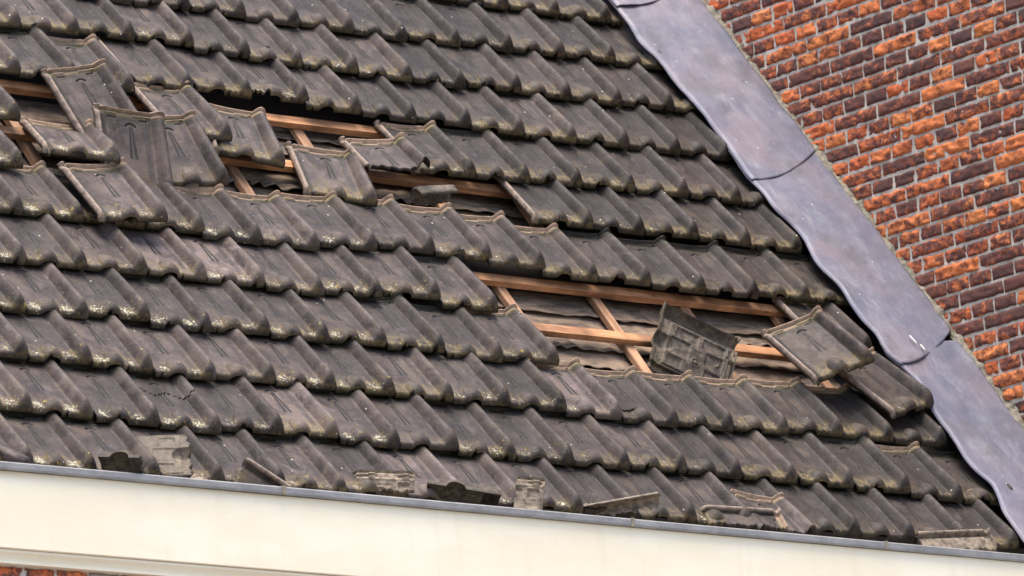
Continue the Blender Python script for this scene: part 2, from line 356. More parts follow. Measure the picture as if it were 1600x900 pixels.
def wood_material(name, a, b, axis=0):
    g = G(name); sc = [30, 30, 30]; sc[axis] = 2.0
    v = g.coord('Object', scale=tuple(sc)); v1 = g.coord('Object')
    n1 = g.noise(v, 1.6, 5, 0.65, 0.6); n2 = g.noise(v1, 8, 4); n3 = g.noise(v, 5, 3)
    c = g.mix(g.ramp(n1, 0.35, 0.65), a, b); c = g.mul(c, g.ramp(n2, 0.35, 0.65, 0.55, 1.15))
    vo = g.n('ShaderNodeTexVoronoi'); g.l(g.coord('Object', scale=(1, 2.2, 2.2) if axis == 0 else (2.2, 1, 2.2)), vo.inputs['Vector']); vo.inputs['Scale'].default_value = 6.5
    c = g.mix(g.ramp(vo.outputs['Distance'], 0.06, 0.13, 0.75, 0), c, (0.07, 0.03, 0.015))
    g.l(c, g.p.inputs['Base Color']); g.p.inputs['Roughness'].default_value = 0.75; g.bump(g.math('ADD', n1, n3), 0.35, 0.003); return g.m
def felt_material():
    g = G('old_underlay'); st = g.coord('Object', scale=(0.8, 3.5, 1)); v = g.coord('Object')
    n1 = g.noise(st, 11, 6, 0.7, 0.4); n2 = g.noise(v, 6, 4, 0.6, 0.6); n3 = g.noise(g.coord('Object', scale=(1, 9, 1)), 42, 5, 0.7)
    c = g.mix(g.ramp(n1, 0.35, 0.66), (0.055, 0.040, 0.032), (0.22, 0.155, 0.105))
    c = g.mix(g.ramp(n2, 0.5, 0.68, 0, 0.7), c, (0.27, 0.185, 0.125)); c = g.mix(g.ramp(n3, 0.52, 0.75, 0, 0.5), c, (0.30, 0.25, 0.21))
    c = g.mix(g.ramp(n2, 0.28, 0.42, 0.6, 0), c, (0.085, 0.085, 0.095))
    g.l(c, g.p.inputs['Base Color']); g.p.inputs['Roughness'].default_value = 0.85; g.bump(g.math('ADD', n1, n3), 0.7, 0.006); return g.m
def paint_material():
    g = G('cream_gloss_paint'); v = g.coord('Object', scale=(0.35, 1, 1)); v1 = g.coord('Object')
    n1 = g.noise(v, 6, 5, 0.6); n2 = g.noise(g.coord('Object', scale=(1, 1, 0.12)), 14, 4); n3 = g.noise(v1, 160, 3)
    c = g.mix(g.ramp(n1, 0.35, 0.7), (0.79, 0.705, 0.525), (0.835, 0.77, 0.61)); c = g.mix(g.ramp(n2, 0.52, 0.75, 0, 0.40), c, (0.70, 0.60, 0.42))
    sx = g.n('ShaderNodeSeparateXYZ'); g.l(v1, sx.inputs[0])
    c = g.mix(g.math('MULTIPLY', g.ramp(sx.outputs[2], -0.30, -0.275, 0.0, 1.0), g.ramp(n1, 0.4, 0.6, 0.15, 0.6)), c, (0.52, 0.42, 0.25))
    g.l(c, g.p.inputs['Base Color']); g.p.inputs['Roughness'].default_value = 0.38; g.bump(g.math('ADD', n1, g.math('MULTIPLY', n3, 0.3)), 0.25, 0.006); return g.m
def zinc_material():
    g = G('dull_zinc'); v = g.coord('Object', scale=(0.6, 1, 1)); n1 = g.noise(v, 18, 5, 0.65); n2 = g.noise(v, 120, 3)
    c = g.mix(g.ramp(n1, 0.3, 0.7), (0.205, 0.20, 0.20), (0.30, 0.29, 0.28)); c = g.mix(g.ramp(n2, 0.6, 0.8, 0, 0.3), c, (0.6, 0.58, 0.55))
    g.l(c, g.p.inputs['Base Color']); g.p.inputs['Metallic'].default_value = 0.35; g.p.inputs['Roughness'].default_value = 0.5; g.bump(n1, 0.2, 0.003); return g.m
def plain(name, c, r=0.8):
    g = G(name); v = g.coord('Object'); n = g.noise(v, 30, 4); g.l(g.mix(n, tuple(x * .7 for x in c), tuple(min(1, x * 1.2) for x in c)), g.p.inputs['Base Color']); g.p.inputs['Roughness'].default_value = r; return g.m
M_BRICK = brick_material('old_red_brick'); M_MORTAR = mortar_material('lime_mortar', (0.50, 0.44, 0.36), (0.64, 0.57, 0.48))
M_CEMENT = mortar_material('cement_fillet', (0.14, 0.125, 0.09), (0.30, 0.265, 0.20), 45)
M_LEAD = lead_material(); M_WOOD = wood_material('sawn_batten_wood', (0.25, 0.112, 0.050), (0.43, 0.215, 0.098)); M_WOODY = wood_material('sawn_counter_batten_wood', (0.24, 0.125, 0.066), (0.38, 0.215, 0.12), 1)
M_FELT = felt_material(); M_PAINT = paint_material(); M_ZINC = zinc_material(); M_DARK = plain('dark_boarding', (0.04, 0.032, 0.028))
M_WHITE = plain('white_dropping', (0.75, 0.73, 0.68)); M_TURQ = plain('turquoise_paint', (0.25, 0.62, 0.58))

# ------------------------------------------------------------------ roof boarding, underlay, battens
XL, XW = -2.9, 2.5442
o = link('roof_boarding', box_mesh('roof_boarding', (XL, -0.10, -0.165), (XW - 0.004, 3.35, -0.135), M_DARK), MR4)
tag(o, 'dark roof boarding glimpsed between the torn underlay strips', 'roof boarding')
def ordw(n): return ['zeroth', 'first', 'second', 'third', 'fourth', 'fifth', 'sixth', 'seventh', 'eighth', 'ninth', 'tenth', 'eleventh', 'twelfth', 'thirteenth', 'fourteenth', 'fifteenth', 'sixteenth', 'seventeenth', 'eighteenth'][n]
# strips of old underlay, each lapping over the one below with a rippled, lifted edge
strips = []
def strip(s0, s1, x0, x1, z, amp, seed, label):
    def fn(u, v):
        x = x0 + (x1 - x0) * u; lift = (1 - v) ** 2
        e = 0.010 * fr(x, seed, 0, 7, 3) * (1 - v)
        s = s0 + (s1 - s0) * v + e
        zz = z + 0.004 * nz(x * 9, s * 9, seed) + lift * (0.006 + amp * (0.5 + 0.5 * math.sin(x * 78 + 9.0 * nz(x * 3, seed) + seed)) * (0.10 + 2.0 * abs(nz(x * 2.3, seed * 7))))  - 0.014 * v
        return (x, s, zz)
    n = max(40, int((x1 - x0) / 0.0085))
    o = link('underlay_strip', surf_mesh('underlay_strip', fn, n, 10, M_FELT, 0.0018), MR4)
    tag(o, label, 'underlay strip', 'strips of brown underlay in the holes')
GAPS = [(0.36, 2.0, 0.60, 1.10, 'large hole beside the lead flashing'), (-0.72, 1.05, 1.50, 1.97, 'long hole in the upper roof'), (-1.62, -0.74, 1.42, 1.97, 'hole at the left edge')]
k = 0
for gi, (xa, xb, sa, sb, where) in enumerate(GAPS):
    rows_ = [sa - 0.02, sa + 0.095, sa + 0.20, sa + 0.31, sa + 0.40] if gi == 0 else [sa - 0.04, sa + 0.08, sa + 0.19, sa + 0.30, sa + 0.40]
    for q, s0 in enumerate(rows_):
        k += 1
        pos = ['lowest', 'second lowest', 'middle', 'second highest', 'topmost'][q]
        strip(s0, s0 + 0.15, xa, xb, -0.108, 0.022 if q % 2 else 0.008, k * 3.3, pos + ' rippled brown underlay strip in the ' + where)
def batten(s, x0, x1, label, seed):
    o = link('roof_batten', box_mesh('roof_batten', (x0, s - 0.021, -0.0745), (x1, s + 0.021, -0.0475), M_WOOD, 40, 0.004, 0, 0.002, seed), MR4)
    tag(o, label, 'roof batten', 'sawn wooden roof battens')
batten(1.107, 0.38, 2.12, 'upper orange-brown wooden batten crossing the large hole near the flashing', 1)
batten(0.836, 0.46, 2.12, 'lower orange-brown wooden batten crossing the large hole near the flashing', 2)
batten(1.948, -1.62, 0.72, 'topmost wooden batten, running under the upturned edge of the upper hole', 3)
batten(1.668, -1.62, 1.12, 'wooden batten running just above the broken course of the upper hole', 4)
for i, (x, s0, s1, lab) in enumerate([(-1.215, 1.42, 1.97, 'sloping counter batten in the shadowy hole at the left edge'), (-0.33, 1.44, 1.97, 'sloping counter batten beside the slipped tiles, under the long upper hole'),
        (0.105, 1.44, 1.97, 'short sloping counter batten above the twisted loose tile'), (0.57, 1.44, 1.97, 'sloping counter batten behind the small broken shard'), (0.985, 1.35, 1.75, 'sloping counter batten at the right end of the upper hole'),
        (0.575, 0.58, 1.15, 'sloping counter batten at the left end of the large hole'), (1.01, 0.56, 1.17, 'long bare counter batten sloping through the middle of the large hole'),
        (1.43, 0.56, 1.17, 'counter batten behind the overturned tile'), (1.885, 0.6, 1.17, 'sloping counter batten at the right end of the large hole')]):
    o = link('counter_batten', box_mesh('counter_batten', (x - 0.021, s0, -0.098), (x + 0.021, s1, -0.0755), M_WOODY, 14, 0.003, 1, 0.002, i * 5.0), MR4)
    tag(o, lab, 'counter batten', 'sloping counter battens')

# ------------------------------------------------------------------ tiles laid in courses
SEAM = {
 -2: [(8,1.284,2.821),(9,1.536,2.821),(10,1.788,2.821),(11,2.04,2.821),(12,2.293,2.821)],
 -1: [(2,-0.379,2.501),(3,-0.127,2.501),(4,0.128,2.508),(5,0.374,2.503),(6,0.629,2.508),(7,0.877,2.506),(8,1.141,2.519),(9,1.394,2.527),(10,1.646,2.534),(11,1.902,2.541),(12,2.154,2.541)],
 0: [(0,-0.993,2.242),(1,-0.74,2.252),(2,-0.487,2.265),(3,-0.229,2.272),(4,0.011,2.243),(5,0.247,2.228),(6,0.499,2.232),(7,0.75,2.229),(8,1.007,2.234),(9,1.275,2.253),(10,1.518,2.254),(11,1.77,2.256),(12,2.03,2.269),(13,2.282,2.269)],
 1: [(0,-1.133,1.952),(1,-0.893,1.943),(2,-0.653,1.933),(3,-0.373,1.984),(4,-0.102,1.997),(5,0.15,1.997),(6,0.374,1.968),(7,0.632,1.972),(8,0.892,1.985),(9,1.134,1.969),(10,1.382,1.964),(11,1.637,1.972),(12,1.893,1.98),(13,2.145,1.98)],
 2: [(0,-1.266,1.669),(1,-1.017,1.675),(2,-0.769,1.681),(3,-0.521,1.687),(4,-0.272,1.693),(5,-0.022,1.683),(6,0.228,1.673),(7,0.48,1.663),(8,0.732,1.653),(9,0.989,1.664),(10,1.248,1.682),(11,1.505,1.69),(12,1.762,1.69),(13,2.025,1.698),(14,2.277,1.698)],
 3: [(0,-1.391,1.382),(1,-1.137,1.386),(2,-0.883,1.39),(3,-0.63,1.393),(4,-0.376,1.397),(5,-0.122,1.401),(6,0.132,1.405),(7,0.386,1.408),(8,0.64,1.412),(9,0.893,1.416),(10,1.147,1.42),(11,1.395,1.425),(12,1.653,1.428),(13,1.908,1.426),(14,2.154,1.42)],
 4: [(0,-1.518,1.112),(1,-1.266,1.114),(2,-1.01,1.116),(3,-0.754,1.118),(4,-0.522,1.095),(5,-0.268,1.101),(6,-0.005,1.121),(7,0.274,1.152),(8,0.521,1.142),(9,0.751,1.118),(10,0.984,1.095),(11,1.24,1.104),(12,1.488,1.092),(13,1.747,1.099),(14,2.008,1.113),(15,2.26,1.113)],
 5: [(0,-1.642,0.824),(1,-1.391,0.831),(2,-1.141,0.837),(3,-0.885,0.84),(4,-0.639,0.839),(5,-0.395,0.822),(6,-0.133,0.843),(7,0.139,0.875),(8,0.38,0.835),(9,0.632,0.835),(10,0.884,0.835),(11,1.136,0.835),(12,1.388,0.835),(13,1.641,0.835),(14,1.893,0.835),(15,2.145,0.835)],
 6: [(0,-1.768,0.552),(1,-1.515,0.558),(2,-1.259,0.572),(3,-1.017,0.549),(4,-0.764,0.559),(5,-0.515,0.551),(6,-0.26,0.564),(7,-0.013,0.555),(8,0.243,0.549),(9,0.494,0.554),(10,0.746,0.554),(11,0.998,0.554),(12,1.25,0.554),(13,1.503,0.554),(14,1.755,0.554),(15,2.007,0.554),(16,2.259,0.554)],
 7: [(0,-1.882,0.301),(1,-1.629,0.297),(2,-1.386,0.288),(3,-1.135,0.277),(4,-0.877,0.292),(5,-0.627,0.29),(6,-0.376,0.289),(7,-0.125,0.287),(8,0.126,0.285),(9,0.377,0.284),(10,0.621,0.272),(11,0.873,0.261),(12,1.13,0.271),(13,1.391,0.278),(14,1.662,0.298),(15,1.914,0.298),(16,2.167,0.298)],
 8: [(0,-2.004,0.011),(1,-1.761,0.013),(2,-1.504,0.002),(3,-1.255,-0.008),(4,-0.995,0.012),(5,-0.756,0.017),(6,-0.508,0.001),(7,-0.253,0.007),(8,-0.008,-0.004),(9,0.241,-0.01),(10,0.494,-0.008),(11,0.753,0.001),(12,1.008,0.001),(13,1.264,-0.0),(14,1.529,-0.003),(15,1.788,-0.01),(16,2.04,-0.024),(17,2.293,-0.024)],
 9: [(0,-2.143,-0.28),(1,-1.89,-0.28),(2,-1.638,-0.28),(3,-1.386,-0.28),(4,-1.134,-0.28),(5,-0.882,-0.28),(6,-0.63,-0.28),(7,-0.378,-0.28),(8,-0.126,-0.28),(9,0.126,-0.28),(10,0.378,-0.28),(11,0.63,-0.28),(12,0.882,-0.28),(13,1.134,-0.28),(14,1.386,-0.28),(15,1.638,-0.28),(16,1.89,-0.28),(17,2.143,-0.28)],

}
nolip = lambda X, Y: ~((X < 0.0058) & (Y < 0.05))
def chips(seed):
    rs = random.Random(seed); L_ = [(rs.uniform(0.01, 0.245), rs.uniform(0.004, 0.011), rs.uniform(0.004, 0.010)) for _ in range(rs.choice((1, 2, 3)))]
    def f(X, Y):
        k = nolip(X, Y)
        for (cx_, rx, ry) in L_: k = k & ~(((X - cx_) / rx) ** 2 + ((Y - 0.0) / ry) ** 2 < 1 + 0.3 * np.sin(X * 900))
        return k
    return f
ME_VAR = [grid_mesh('roof_tile_%s' % 'abcdef'[i], nolip if i < 2 else chips(i), warp=1.0, seed=i * 7 + 1) for i in range(6)]
ME_NEW = grid_mesh('roof_tile_smooth', nolip, new=True)
def crack1(X, Y): return np.abs(Y - (0.205 + 0.012 * np.sin(X * 60) - 0.10 * X + 0.004 * np.sin(X * 400))) > 0.0034
def crack2(X, Y):
    yc = 0.052 + 0.5 * np.clip(X - 0.05, 0, 0.035) + 0.003 * np.sin(X * 500); return ~((np.abs(Y - yc) < 0.0075 + 0.003 * np.sin(X * 300)) & (X < 0.088))
def chip1(X, Y): return ~((Y < 0.034 + 0.006 * np.sin(X * 300) - 0.4 * np.abs(X - 0.03)) & (X < 0.075))
ME_CRK = grid_mesh('roof_tile_cracked', lambda X, Y: crack1(X, Y) & nolip(X, Y)); ME_CH2 = grid_mesh('roof_tile_split', lambda X, Y: crack2(X, Y) & nolip(X, Y)); ME_CHP = grid_mesh('roof_tile_chipped', lambda X, Y: chip1(X, Y) & nolip(X, Y))
hd_mask = lambda X, Y: (Y > 0.286) & (X > 0); lk_mask = lambda X, Y: X < 0; pan_mask = lambda X, Y: (Y < 0.286) & (X > 0)
PARTS = {'pan': grid_mesh('pan', pan_mask), 'head_rim': grid_mesh('head_rim', hd_mask), 'side_lock': grid_mesh('side_lock', lk_mask)}
LOCK_CUT = grid_mesh('side_lock_cut', lambda X, Y: lk_mask(X, Y) & nolip(X, Y))
PAN2 = grid_mesh('pan_split', lambda X, Y: pan_mask(X, Y) & crack2(X, Y)); PANN = grid_mesh('pan_smooth', pan_mask, new=True)
rnd = random.Random(11)
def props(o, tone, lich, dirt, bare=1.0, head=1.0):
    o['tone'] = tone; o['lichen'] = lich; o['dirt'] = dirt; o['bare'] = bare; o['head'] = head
def parts_tile(mw, tone, lich, dirt, pan=None, meshes=None):
    r = bpy.data.objects.new('roof_tile', None); r.empty_display_size = 0.05; col.objects.link(r); r.matrix_world = mw
    for nme, me in (meshes or PARTS).items():
        if nme == 'pan' and pan: me = pan
        c = bpy.data.objects.new(nme, me); col.objects.link(c); c.parent = r; props(c, tone, lich, dirt)
    return r
HEADS = {(4, n) for n in range(1, 11)} | {(7, n) for n in range(9, 16)} | {(6, 9), (3, 10), (2, 8), (5, 15), (8, 16), (1, 2), (9, 17)}
MISSING = {(2, n) for n in range(1, 8)} | {(3, n) for n in range(1, 10)} | {(5, n) for n in range(9, 15)} | {(6, n) for n in range(10, 17)}
TONE = {(8, 5): 2.2, (8, 4): 0.7, (4, 7): 0.9, (8, 12): 0.72, (9, 13): 0.75, (9, 15): 0.7, (-1, 9): 0.8, (0, 8): 0.75, (6, 2): 0.72, (5, 3): 1.8, (7, 10): 2.1, (4, 5): 1.5, (2, 10): 0.72, (3, 11): 0.7, (9, 7): 1.9, (1, 9): 0.75, (1, 10): 1.6, (5, 4): 1.9, (8, 11): 1.15, (7, 2): 1.2}
NEW = {(4, 7), (8, 12), (9, 13), (9, 15), (9, 7)}
LOOK = {(8, 5): 'light tan tile with pale lichen', (4, 7): 'smooth newer grey tile with single groove', (8, 12): 'smooth newer tile with a single groove', (8, 3): 'tile cracked right across its pan', (7, 11): 'tile with a split lip', (1, 5): 'tile with a ragged chipped lip',
        (7, 10): 'streaky pale tile', (9, 13): 'smooth dark newer tile', (9, 7): 'pale smooth newer tile'}
count_names = {}
for r in sorted(SEAM):
    present = [t for t in SEAM[r] if (r, t[0]) not in MISSING]
    for n, xs_, ss in present:
        # tone drifts from greyer on the left to darker, browner on the right
        g_ = (xs_ + 2.2) / 4.5
        tone = (0.94 - 0.50 * g_) * rnd.uniform(0.68, 1.32) * TONE.get((r, n), 1.0)
        lich = max(0.0, (1.25 - 1.1 * g_)) * rnd.choice((0.25, 0.6, 0.9, 1.1, 1.35)) * rnd.uniform(0.8, 1.2) + (0.25 if r >= 3 else 0.0) * (1 - g_)
        dirt = rnd.choice((0.35, 0.7, 0.9, 1.1, 1.3))
        if (r, n) in NEW: dirt *= 0.35; lich *= 0.6
        if (r, n) == (8, 5): dirt = 1.6
        loc = Matrix.Translation(Vector((xs_ - TW, ss, rnd.uniform(-0.002, 0.003))))
        rot = Matrix.Rotation(rnd.uniform(-0.018, 0.018), 4, 'Z') @ Matrix.Rotation(rnd.uniform(-0.016, 0.016), 4, 'Y') @ Matrix.Rotation(rnd.uniform(-0.004, 0.014), 4, 'X')
        if (r, n) == (7, 15): rot = Matrix.Rotation(0.02, 4, 'Z') @ rot
        mw = MR4 @ loc @ rot
        course = 10 - r
        if (r, n) in HEADS:
            ms_ = dict(PARTS)
            if (r, n) not in {(3, 10), (2, 8), (5, 15)}: ms_['side_lock'] = LOCK_CUT
            o = parts_tile(mw, tone, lich, dirt, meshes=ms_, pan=(PAN2 if (r, n) == (7, 11) else PANN if (r, n) in NEW else None))
        else:
            me = ME_NEW if (r, n) in NEW else ME_CRK if (r, n) == (8, 3) else ME_CHP if (r, n) == (1, 5) else rnd.choice(ME_VAR)
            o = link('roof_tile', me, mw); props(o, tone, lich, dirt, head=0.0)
        # label
        look = LOOK.get((r, n))
        if look is None:
            a = 'dark' if tone < 0.86 else 'light grey' if tone > 1.15 else 'grey'
            b = 'lichen-crusted' if lich > 0.95 else 'lichen-spotted' if lich > 0.5 else 'mossy-lipped'
            look = a + ' ' + b + ' tile'
        cw = 'course along the gutter' if course == 1 else ordw(course) + ' course above gutter'
        if r in (2, 3) and n > 0:
            pos = ordw(present[-1][0] - n + 1) + ' from the flashing'
        elif r == 5 and n > 8: pos = 'by the flashing'
        else: pos = ordw(n - present[0][0] + 1) + ' from left'
        tag(o, '%s, %s in %s' % (look, pos, cw), 'roof tile', 'interlocking roof tiles lying in their courses')

# ------------------------------------------------------------------ tiles slipped out of place
def pose(rv, pos):
    v = Vector(rv); a = v.length
    R = Matrix.Rotation(a, 4, v.normalized()) if a > 1e-6 else Matrix.Identity(4)
    return MR4 @ Matrix.Translation(Vector(pos)) @ R
LG = 'loose tiles slipped out of place'
def loose(rv, pos, label, tone=1.0, lich=0.5, dirt=0.9, meshes=None, mw=None, bare=1.0, cat='roof tile', group=LG):
    r = parts_tile(mw or pose(rv, pos), tone, lich, dirt, meshes=meshes)
    for c in r.children: c['bare'] = bare
    tag(r, label, cat, group); return r
loose((0.314, -0.094, 0.179), (-1.008, 1.605, -0.009), 'steeply tilted loose tile with brown head rim, highest in the left heap', 0.92, 0.3)
loose((0.569, -0.054, -0.097), (-0.999, 1.394, -0.051), 'clean upright loose tile in the middle of the left heap', 1.0, 0.1, 0.5)
loose((0.285, -0.080, 0.074), (-0.754, 1.403, -0.020), 'loose tile sliding down beside the counter batten, right of the upright one', 0.95, 0.1, 0.5)
loose((0.02, 0.0, 0.05), (-0.61, 1.672, 0.014), 'loose lichen-spotted tile with bare side rail lying on another, left of upper hole', 1.0, 0.8)
loose((0.06, -0.07, -0.24), (-0.425, 1.632, -0.012), 'twisted mossy tile half under its neighbour, left end of the upper batten', 0.9, 0.6, 1.3)
loose((-0.21, -0.118, -0.247), (-1.277, 1.428, 0.05), 'loose tile tipped flat with chipped side, lichen on lip, over left hole', 1.15, 1.5)
loose((0.048, -0.073, 0.048), (-1.224, 1.059, 0.05), 'loose tile lying on top of the course, brown side rail and lichen ring', 1.15, 1.1)
loose((0.047, -0.131, -0.25), (-0.094, 1.470, -0.033), 'twisted mossy loose tile leaning over the lower batten of the upper hole', 1.1, 0.5, 1.6)
brk = lambda X, Y: Y > 0.115 + 0.010 * np.sin(X * 33) + 0.005 * np.sin(X * 150)
BROKEN = {'pan': grid_mesh('pan_broken', lambda X, Y: pan_mask(X, Y) & brk(X, Y)), 'head_rim': PARTS['head_rim'], 'side_lock': grid_mesh('side_lock_broken', lambda X, Y: lk_mask(X, Y) & brk(X, Y))}
loose((-0.058, -0.125, -0.034), (0.196, 1.48, 0.045), 'broken tile with a jagged lower edge lying across the upper hole', 1.0, 0.3, 0.9, BROKEN)
loose((0.025, -0.344, 0.178), (1.648, 0.52, 0.073), 'dark tilted loose tile with mossy rim at the right end of large hole', 0.80, 0.2, 1.2)
loose((0.053, 0.012, 0.362), (1.948, 0.385, 0.050), 'dark loose tile slid against the lead flashing, its side rail showing', 0.66, 0.1, 0.7)
UND = {'pan': grid_mesh('pan_underside', pan_mask, under=True), 'head_rim': grid_mesh('head_rim_underside', hd_mask, under=True), 'side_lock': PARTS['side_lock']}
def world_frame(pos, xd, yd):
    x = Vector(xd).normalized(); y = Vector(yd); y = (y - x * y.dot(x)).normalized(); z = x.cross(y)
    m_ = Matrix((x, y, z)).transposed().to_4x4(); m_.translation = Vector(pos); return m_
def roof_frame(pos, xd, yd): return MR4 @ world_frame(pos, xd, yd)
loose(None, None, 'overturned tile showing its ribbed underside in the large hole', 0.6, 0.2, 1.2, UND, roof_frame((1.041, 0.728, -0.065), (0.44, 0.76, 0.48), (0.90, -0.41, -0.17)), 0.62)

# ------------------------------------------------------------------ debris lying in the gutter
DG = 'tile debris in the gutter'
def frag(mask, label, mw, tone=1.0, lich=0.3, dirt=1.0, under=True, bare=1.0, name='tile_fragment'):
    me = grid_mesh(name, mask, under=under, thick=0.019); o = link(name, me, mw); props(o, tone, lich, dirt, bare)
    tag(o, label, 'tile fragment', DG); return o
jag = lambda a, f=90, s=0.004: s * np.sin(a * f) + s * 0.6 * np.sin(a * f * 2.7 + 1)
def vec(a, b, c): return cR * a + cU * b + cF * c      # directions measured along the view
def sight_frame(pos, xd, yd): return world_frame(pos, vec(*xd), vec(*yd))
frag(lambda X, Y: (X > 0.0) & (Y > 0.02 + jag(X)), 'overturned tile showing its pale ribbed underside, leaning up from the gutter', sight_frame((-1.464, -0.13, -0.062), (0.10, -0.62, -0.70), (-0.80, 0.10, 0.2)), 0.8, 0.5, 1.3, True, 0.75)
frag(lambda X, Y: (X > 0.02) & (X < 0.165 + jag(Y)) & (Y < 0.10 + jag(X)), 'dark mossy curved tile lip below the overturned tile in the gutter', sight_frame((-1.925, -0.205, -0.166), (0.92, -0.02, -0.38), (0.15, -0.65, 0.7)), 0.6, 0.9, 1.6, True, 0.3)
frag(lambda X, Y: (X > 0.17 + jag(Y)) & (Y < 0.16), 'rounded roll of a broken tile at the left end of the gutter', sight_frame(Vector((-2.169, -0.22, -0.201)) - vec(0.5, 0.85, 0.3) * 0.25, (0.5, 0.85, 0.3), (-0.85, 0.5, 0.1)), 1.15, 0.2, 0.5, False)
frag(lambda X, Y: (X < 0.11 + jag(Y)) & (Y > 0.03 + jag(X)) & (Y < 0.20), 'slanting piece of tile with its side rail up, left part of the gutter', sight_frame((-1.345, -0.19, -0.145), (-0.48, -0.80, -0.40), (0.88, -0.48, 0.0)), 0.95, 0.5, 1.0, False)
frag(lambda X, Y: (X > 0.10 + jag(Y)) & (X < 0.24) & (Y > 0.26 + jag(X)), 'pale clay sliver lying flat on the gutter edge', world_frame(Vector((-1.78, -0.285, -0.235)) - Vector((0, 0.9, 0.42)) * 0.285, (0.95, 0.0, -0.01), (0, 0.9, 0.42)), 2.0, 0.0, 0.6, True, 1.9)
frag(lambda X, Y: (X > 0.0) & (Y > 0.252 + jag(X)), 'brown tile fragment with nibs lying on its back in the gutter', sight_frame(Vector((-0.625, -0.20, -0.168)) - vec(0.0, 0.85, 0.45) * 0.32, (-1, 0.04, 0.0), (0.0, 0.85, 0.45)), 1.3, 0.1, 0.6, True, 1.9)
frag(lambda X, Y: (X > 0.0) & (Y < 0.16 + jag(X)), 'mossy tile fragment standing on end with its wavy lip up', sight_frame((-0.555, -0.20, -0.158), (0.97, -0.16, 0.18), (0.12, -0.60, 0.75)), 0.6, 1.3, 1.6, True, 0.35)
frag(lambda X, Y: (X > 0.0) & (X < 0.095 + jag(Y)) & (Y > 0.20), 'small brown tile corner, underside up, right of the mossy fragment', sight_frame(Vector((-0.13, -0.19, -0.150)) - vec(-0.1, 0.85, 0.5) * 0.32, (-1, 0.08, 0.1), (-0.1, 0.85, 0.5)), 1.1, 0.2, 0.8, True, 1.45)
frag(lambda X, Y: (X > 0.200 + jag(Y)) & (Y < 0.285 + jag(X)), 'long curved tile piece lying slantwise with its edge up in the gutter', sight_frame(Vector((0.150, -0.20, -0.212)) - vec(0.1, 0.9, -0.3) * 0.252, (-0.1, 0.9, -0.3), (1, 0.42, 0.25)), 1.1, 0.4, 0.8, True, 1.3)
frag(lambda X, Y: (Y > 0.10 + jag(X)) & (X > -0.005), 'broken tile piece whose head rim leans on the bottom course, near right', pose((-0.02, 0.107, -0.007), (0.878, -0.425, 0.055)), 1.0, 0.3, 1.2, False)
frag(lambda X, Y: (X < 0.055 + jag(Y)), 'tile lying sideways in the gutter with its brown rail on top', pose((0.198, -0.185, -1.676), (0.682, -0.233, 0.003)), 0.85, 0.1, 1.0, False)
frag(lambda X, Y: (X < 0.055 + jag(Y)) & (Y > 0.02), 'sheet-like tile piece with stained underside at the right end of gutter', pose((0.35, -0.15, -1.62), (1.62, -0.295, 0.01)), 1.5, 0.8, 0.8, True, 1.1)
frag(lambda X, Y: (X > 0.185 + jag(Y)) & (Y < 0.19 + jag(X)) & (Y > 0.02), 'small curled shard lying above the rim of the upper hole', roof_frame((0.395, 1.585, -0.235), (-0.1, -0.35, 0.95), (0.97, 0.22, 0.10)), 0.5, 0.1, 1.5, True, 0.7)

# ------------------------------------------------------------------ lead flashing
EDGE = [(2.075, 2.93), (2.076, 2.897), (2.067, 2.651), (2.09, 2.526), (2.097, 2.262), (2.11, 2.118), (2.122, 2.057), (2.113, 1.968), (2.114, 1.816), (2.119, 1.739), (2.115, 1.676), (2.112, 1.617), (2.15, 1.551), (2.16, 1.475), (2.151, 1.424), (2.13, 1.317), (2.152, 1.163), (2.140, 1.085), (2.146, 0.992), (2.170, 0.902), (2.150, 0.806), (2.155, 0.747), (2.182, 0.729), (2.20, 0.63), (2.17, 0.467), (2.171, 0.351), (2.159, 0.216), (2.165, 0.109), (2.190, 0.048), (2.173, -0.022), (2.147, -0.11), (2.142, -0.184), (2.143, -0.40)]
ES_ = np.array([e[1] for e in EDGE])[::-1]; EX_ = np.array([e[0] for e in EDGE])[::-1]
def edge_x(s):
    return float(np.mean([np.interp(s + d, ES_, EX_) for d in (-0.03, -0.015, 0, 0.015, 0.03)]))
def lead(slo, shi, skew, lift, label, seed):
    def fn(u, v):
        s = slo + (shi - slo) * u + skew * (v ** 1.3) * (1 - u) - 0.02 * math.sin(math.pi * v) * (1 - u)
        x0 = edge_x(s); x = x0 + (XW - 0.012 - x0) * v
        z = 0.043 + 0.030 * v * v + lift * (1 - u) ** 0.5 + 0.004 * (1 - u) * lift * 30
        z += (1 - v) ** 2 * (0.003 * math.cos(2 * math.pi * (s - 0.02) / 0.56 + 0.5) + 0.003 * math.cos(2 * math.pi * s / 0.28)) + 0.006 * fr(x, s, seed, 2.6, 3) + 0.0035 * fr(x, s, seed, 9, 2)
        z -= 0.010 * max(0, 1 - v / 0.03) ** 2
        return (x, s, z)
    o = link('lead_flashing', surf_mesh('lead_flashing', fn, 110, 46, M_LEAD, 0.0035), MR4)
    tag(o, label, 'lead flashing', 'lead flashing sheets along the brick wall'); return o
lead(-0.42, 0.86, 0.0, 0.0, 'lowest lead flashing sheet, running down to the gutter beside the brick wall', 1)
sh2 = lead(0.715, 1.99, 0.20, 0.007, 'middle lead flashing sheet with white droppings at its lower edge', 2)
lead(1.80, 3.02, 0.20, 0.007, 'long upper lead flashing sheet between tiles and brick wall', 3)
lead(2.875, 3.35, 0.20, 0.007, 'small corner of lead flashing at the very top of the roof', 4)
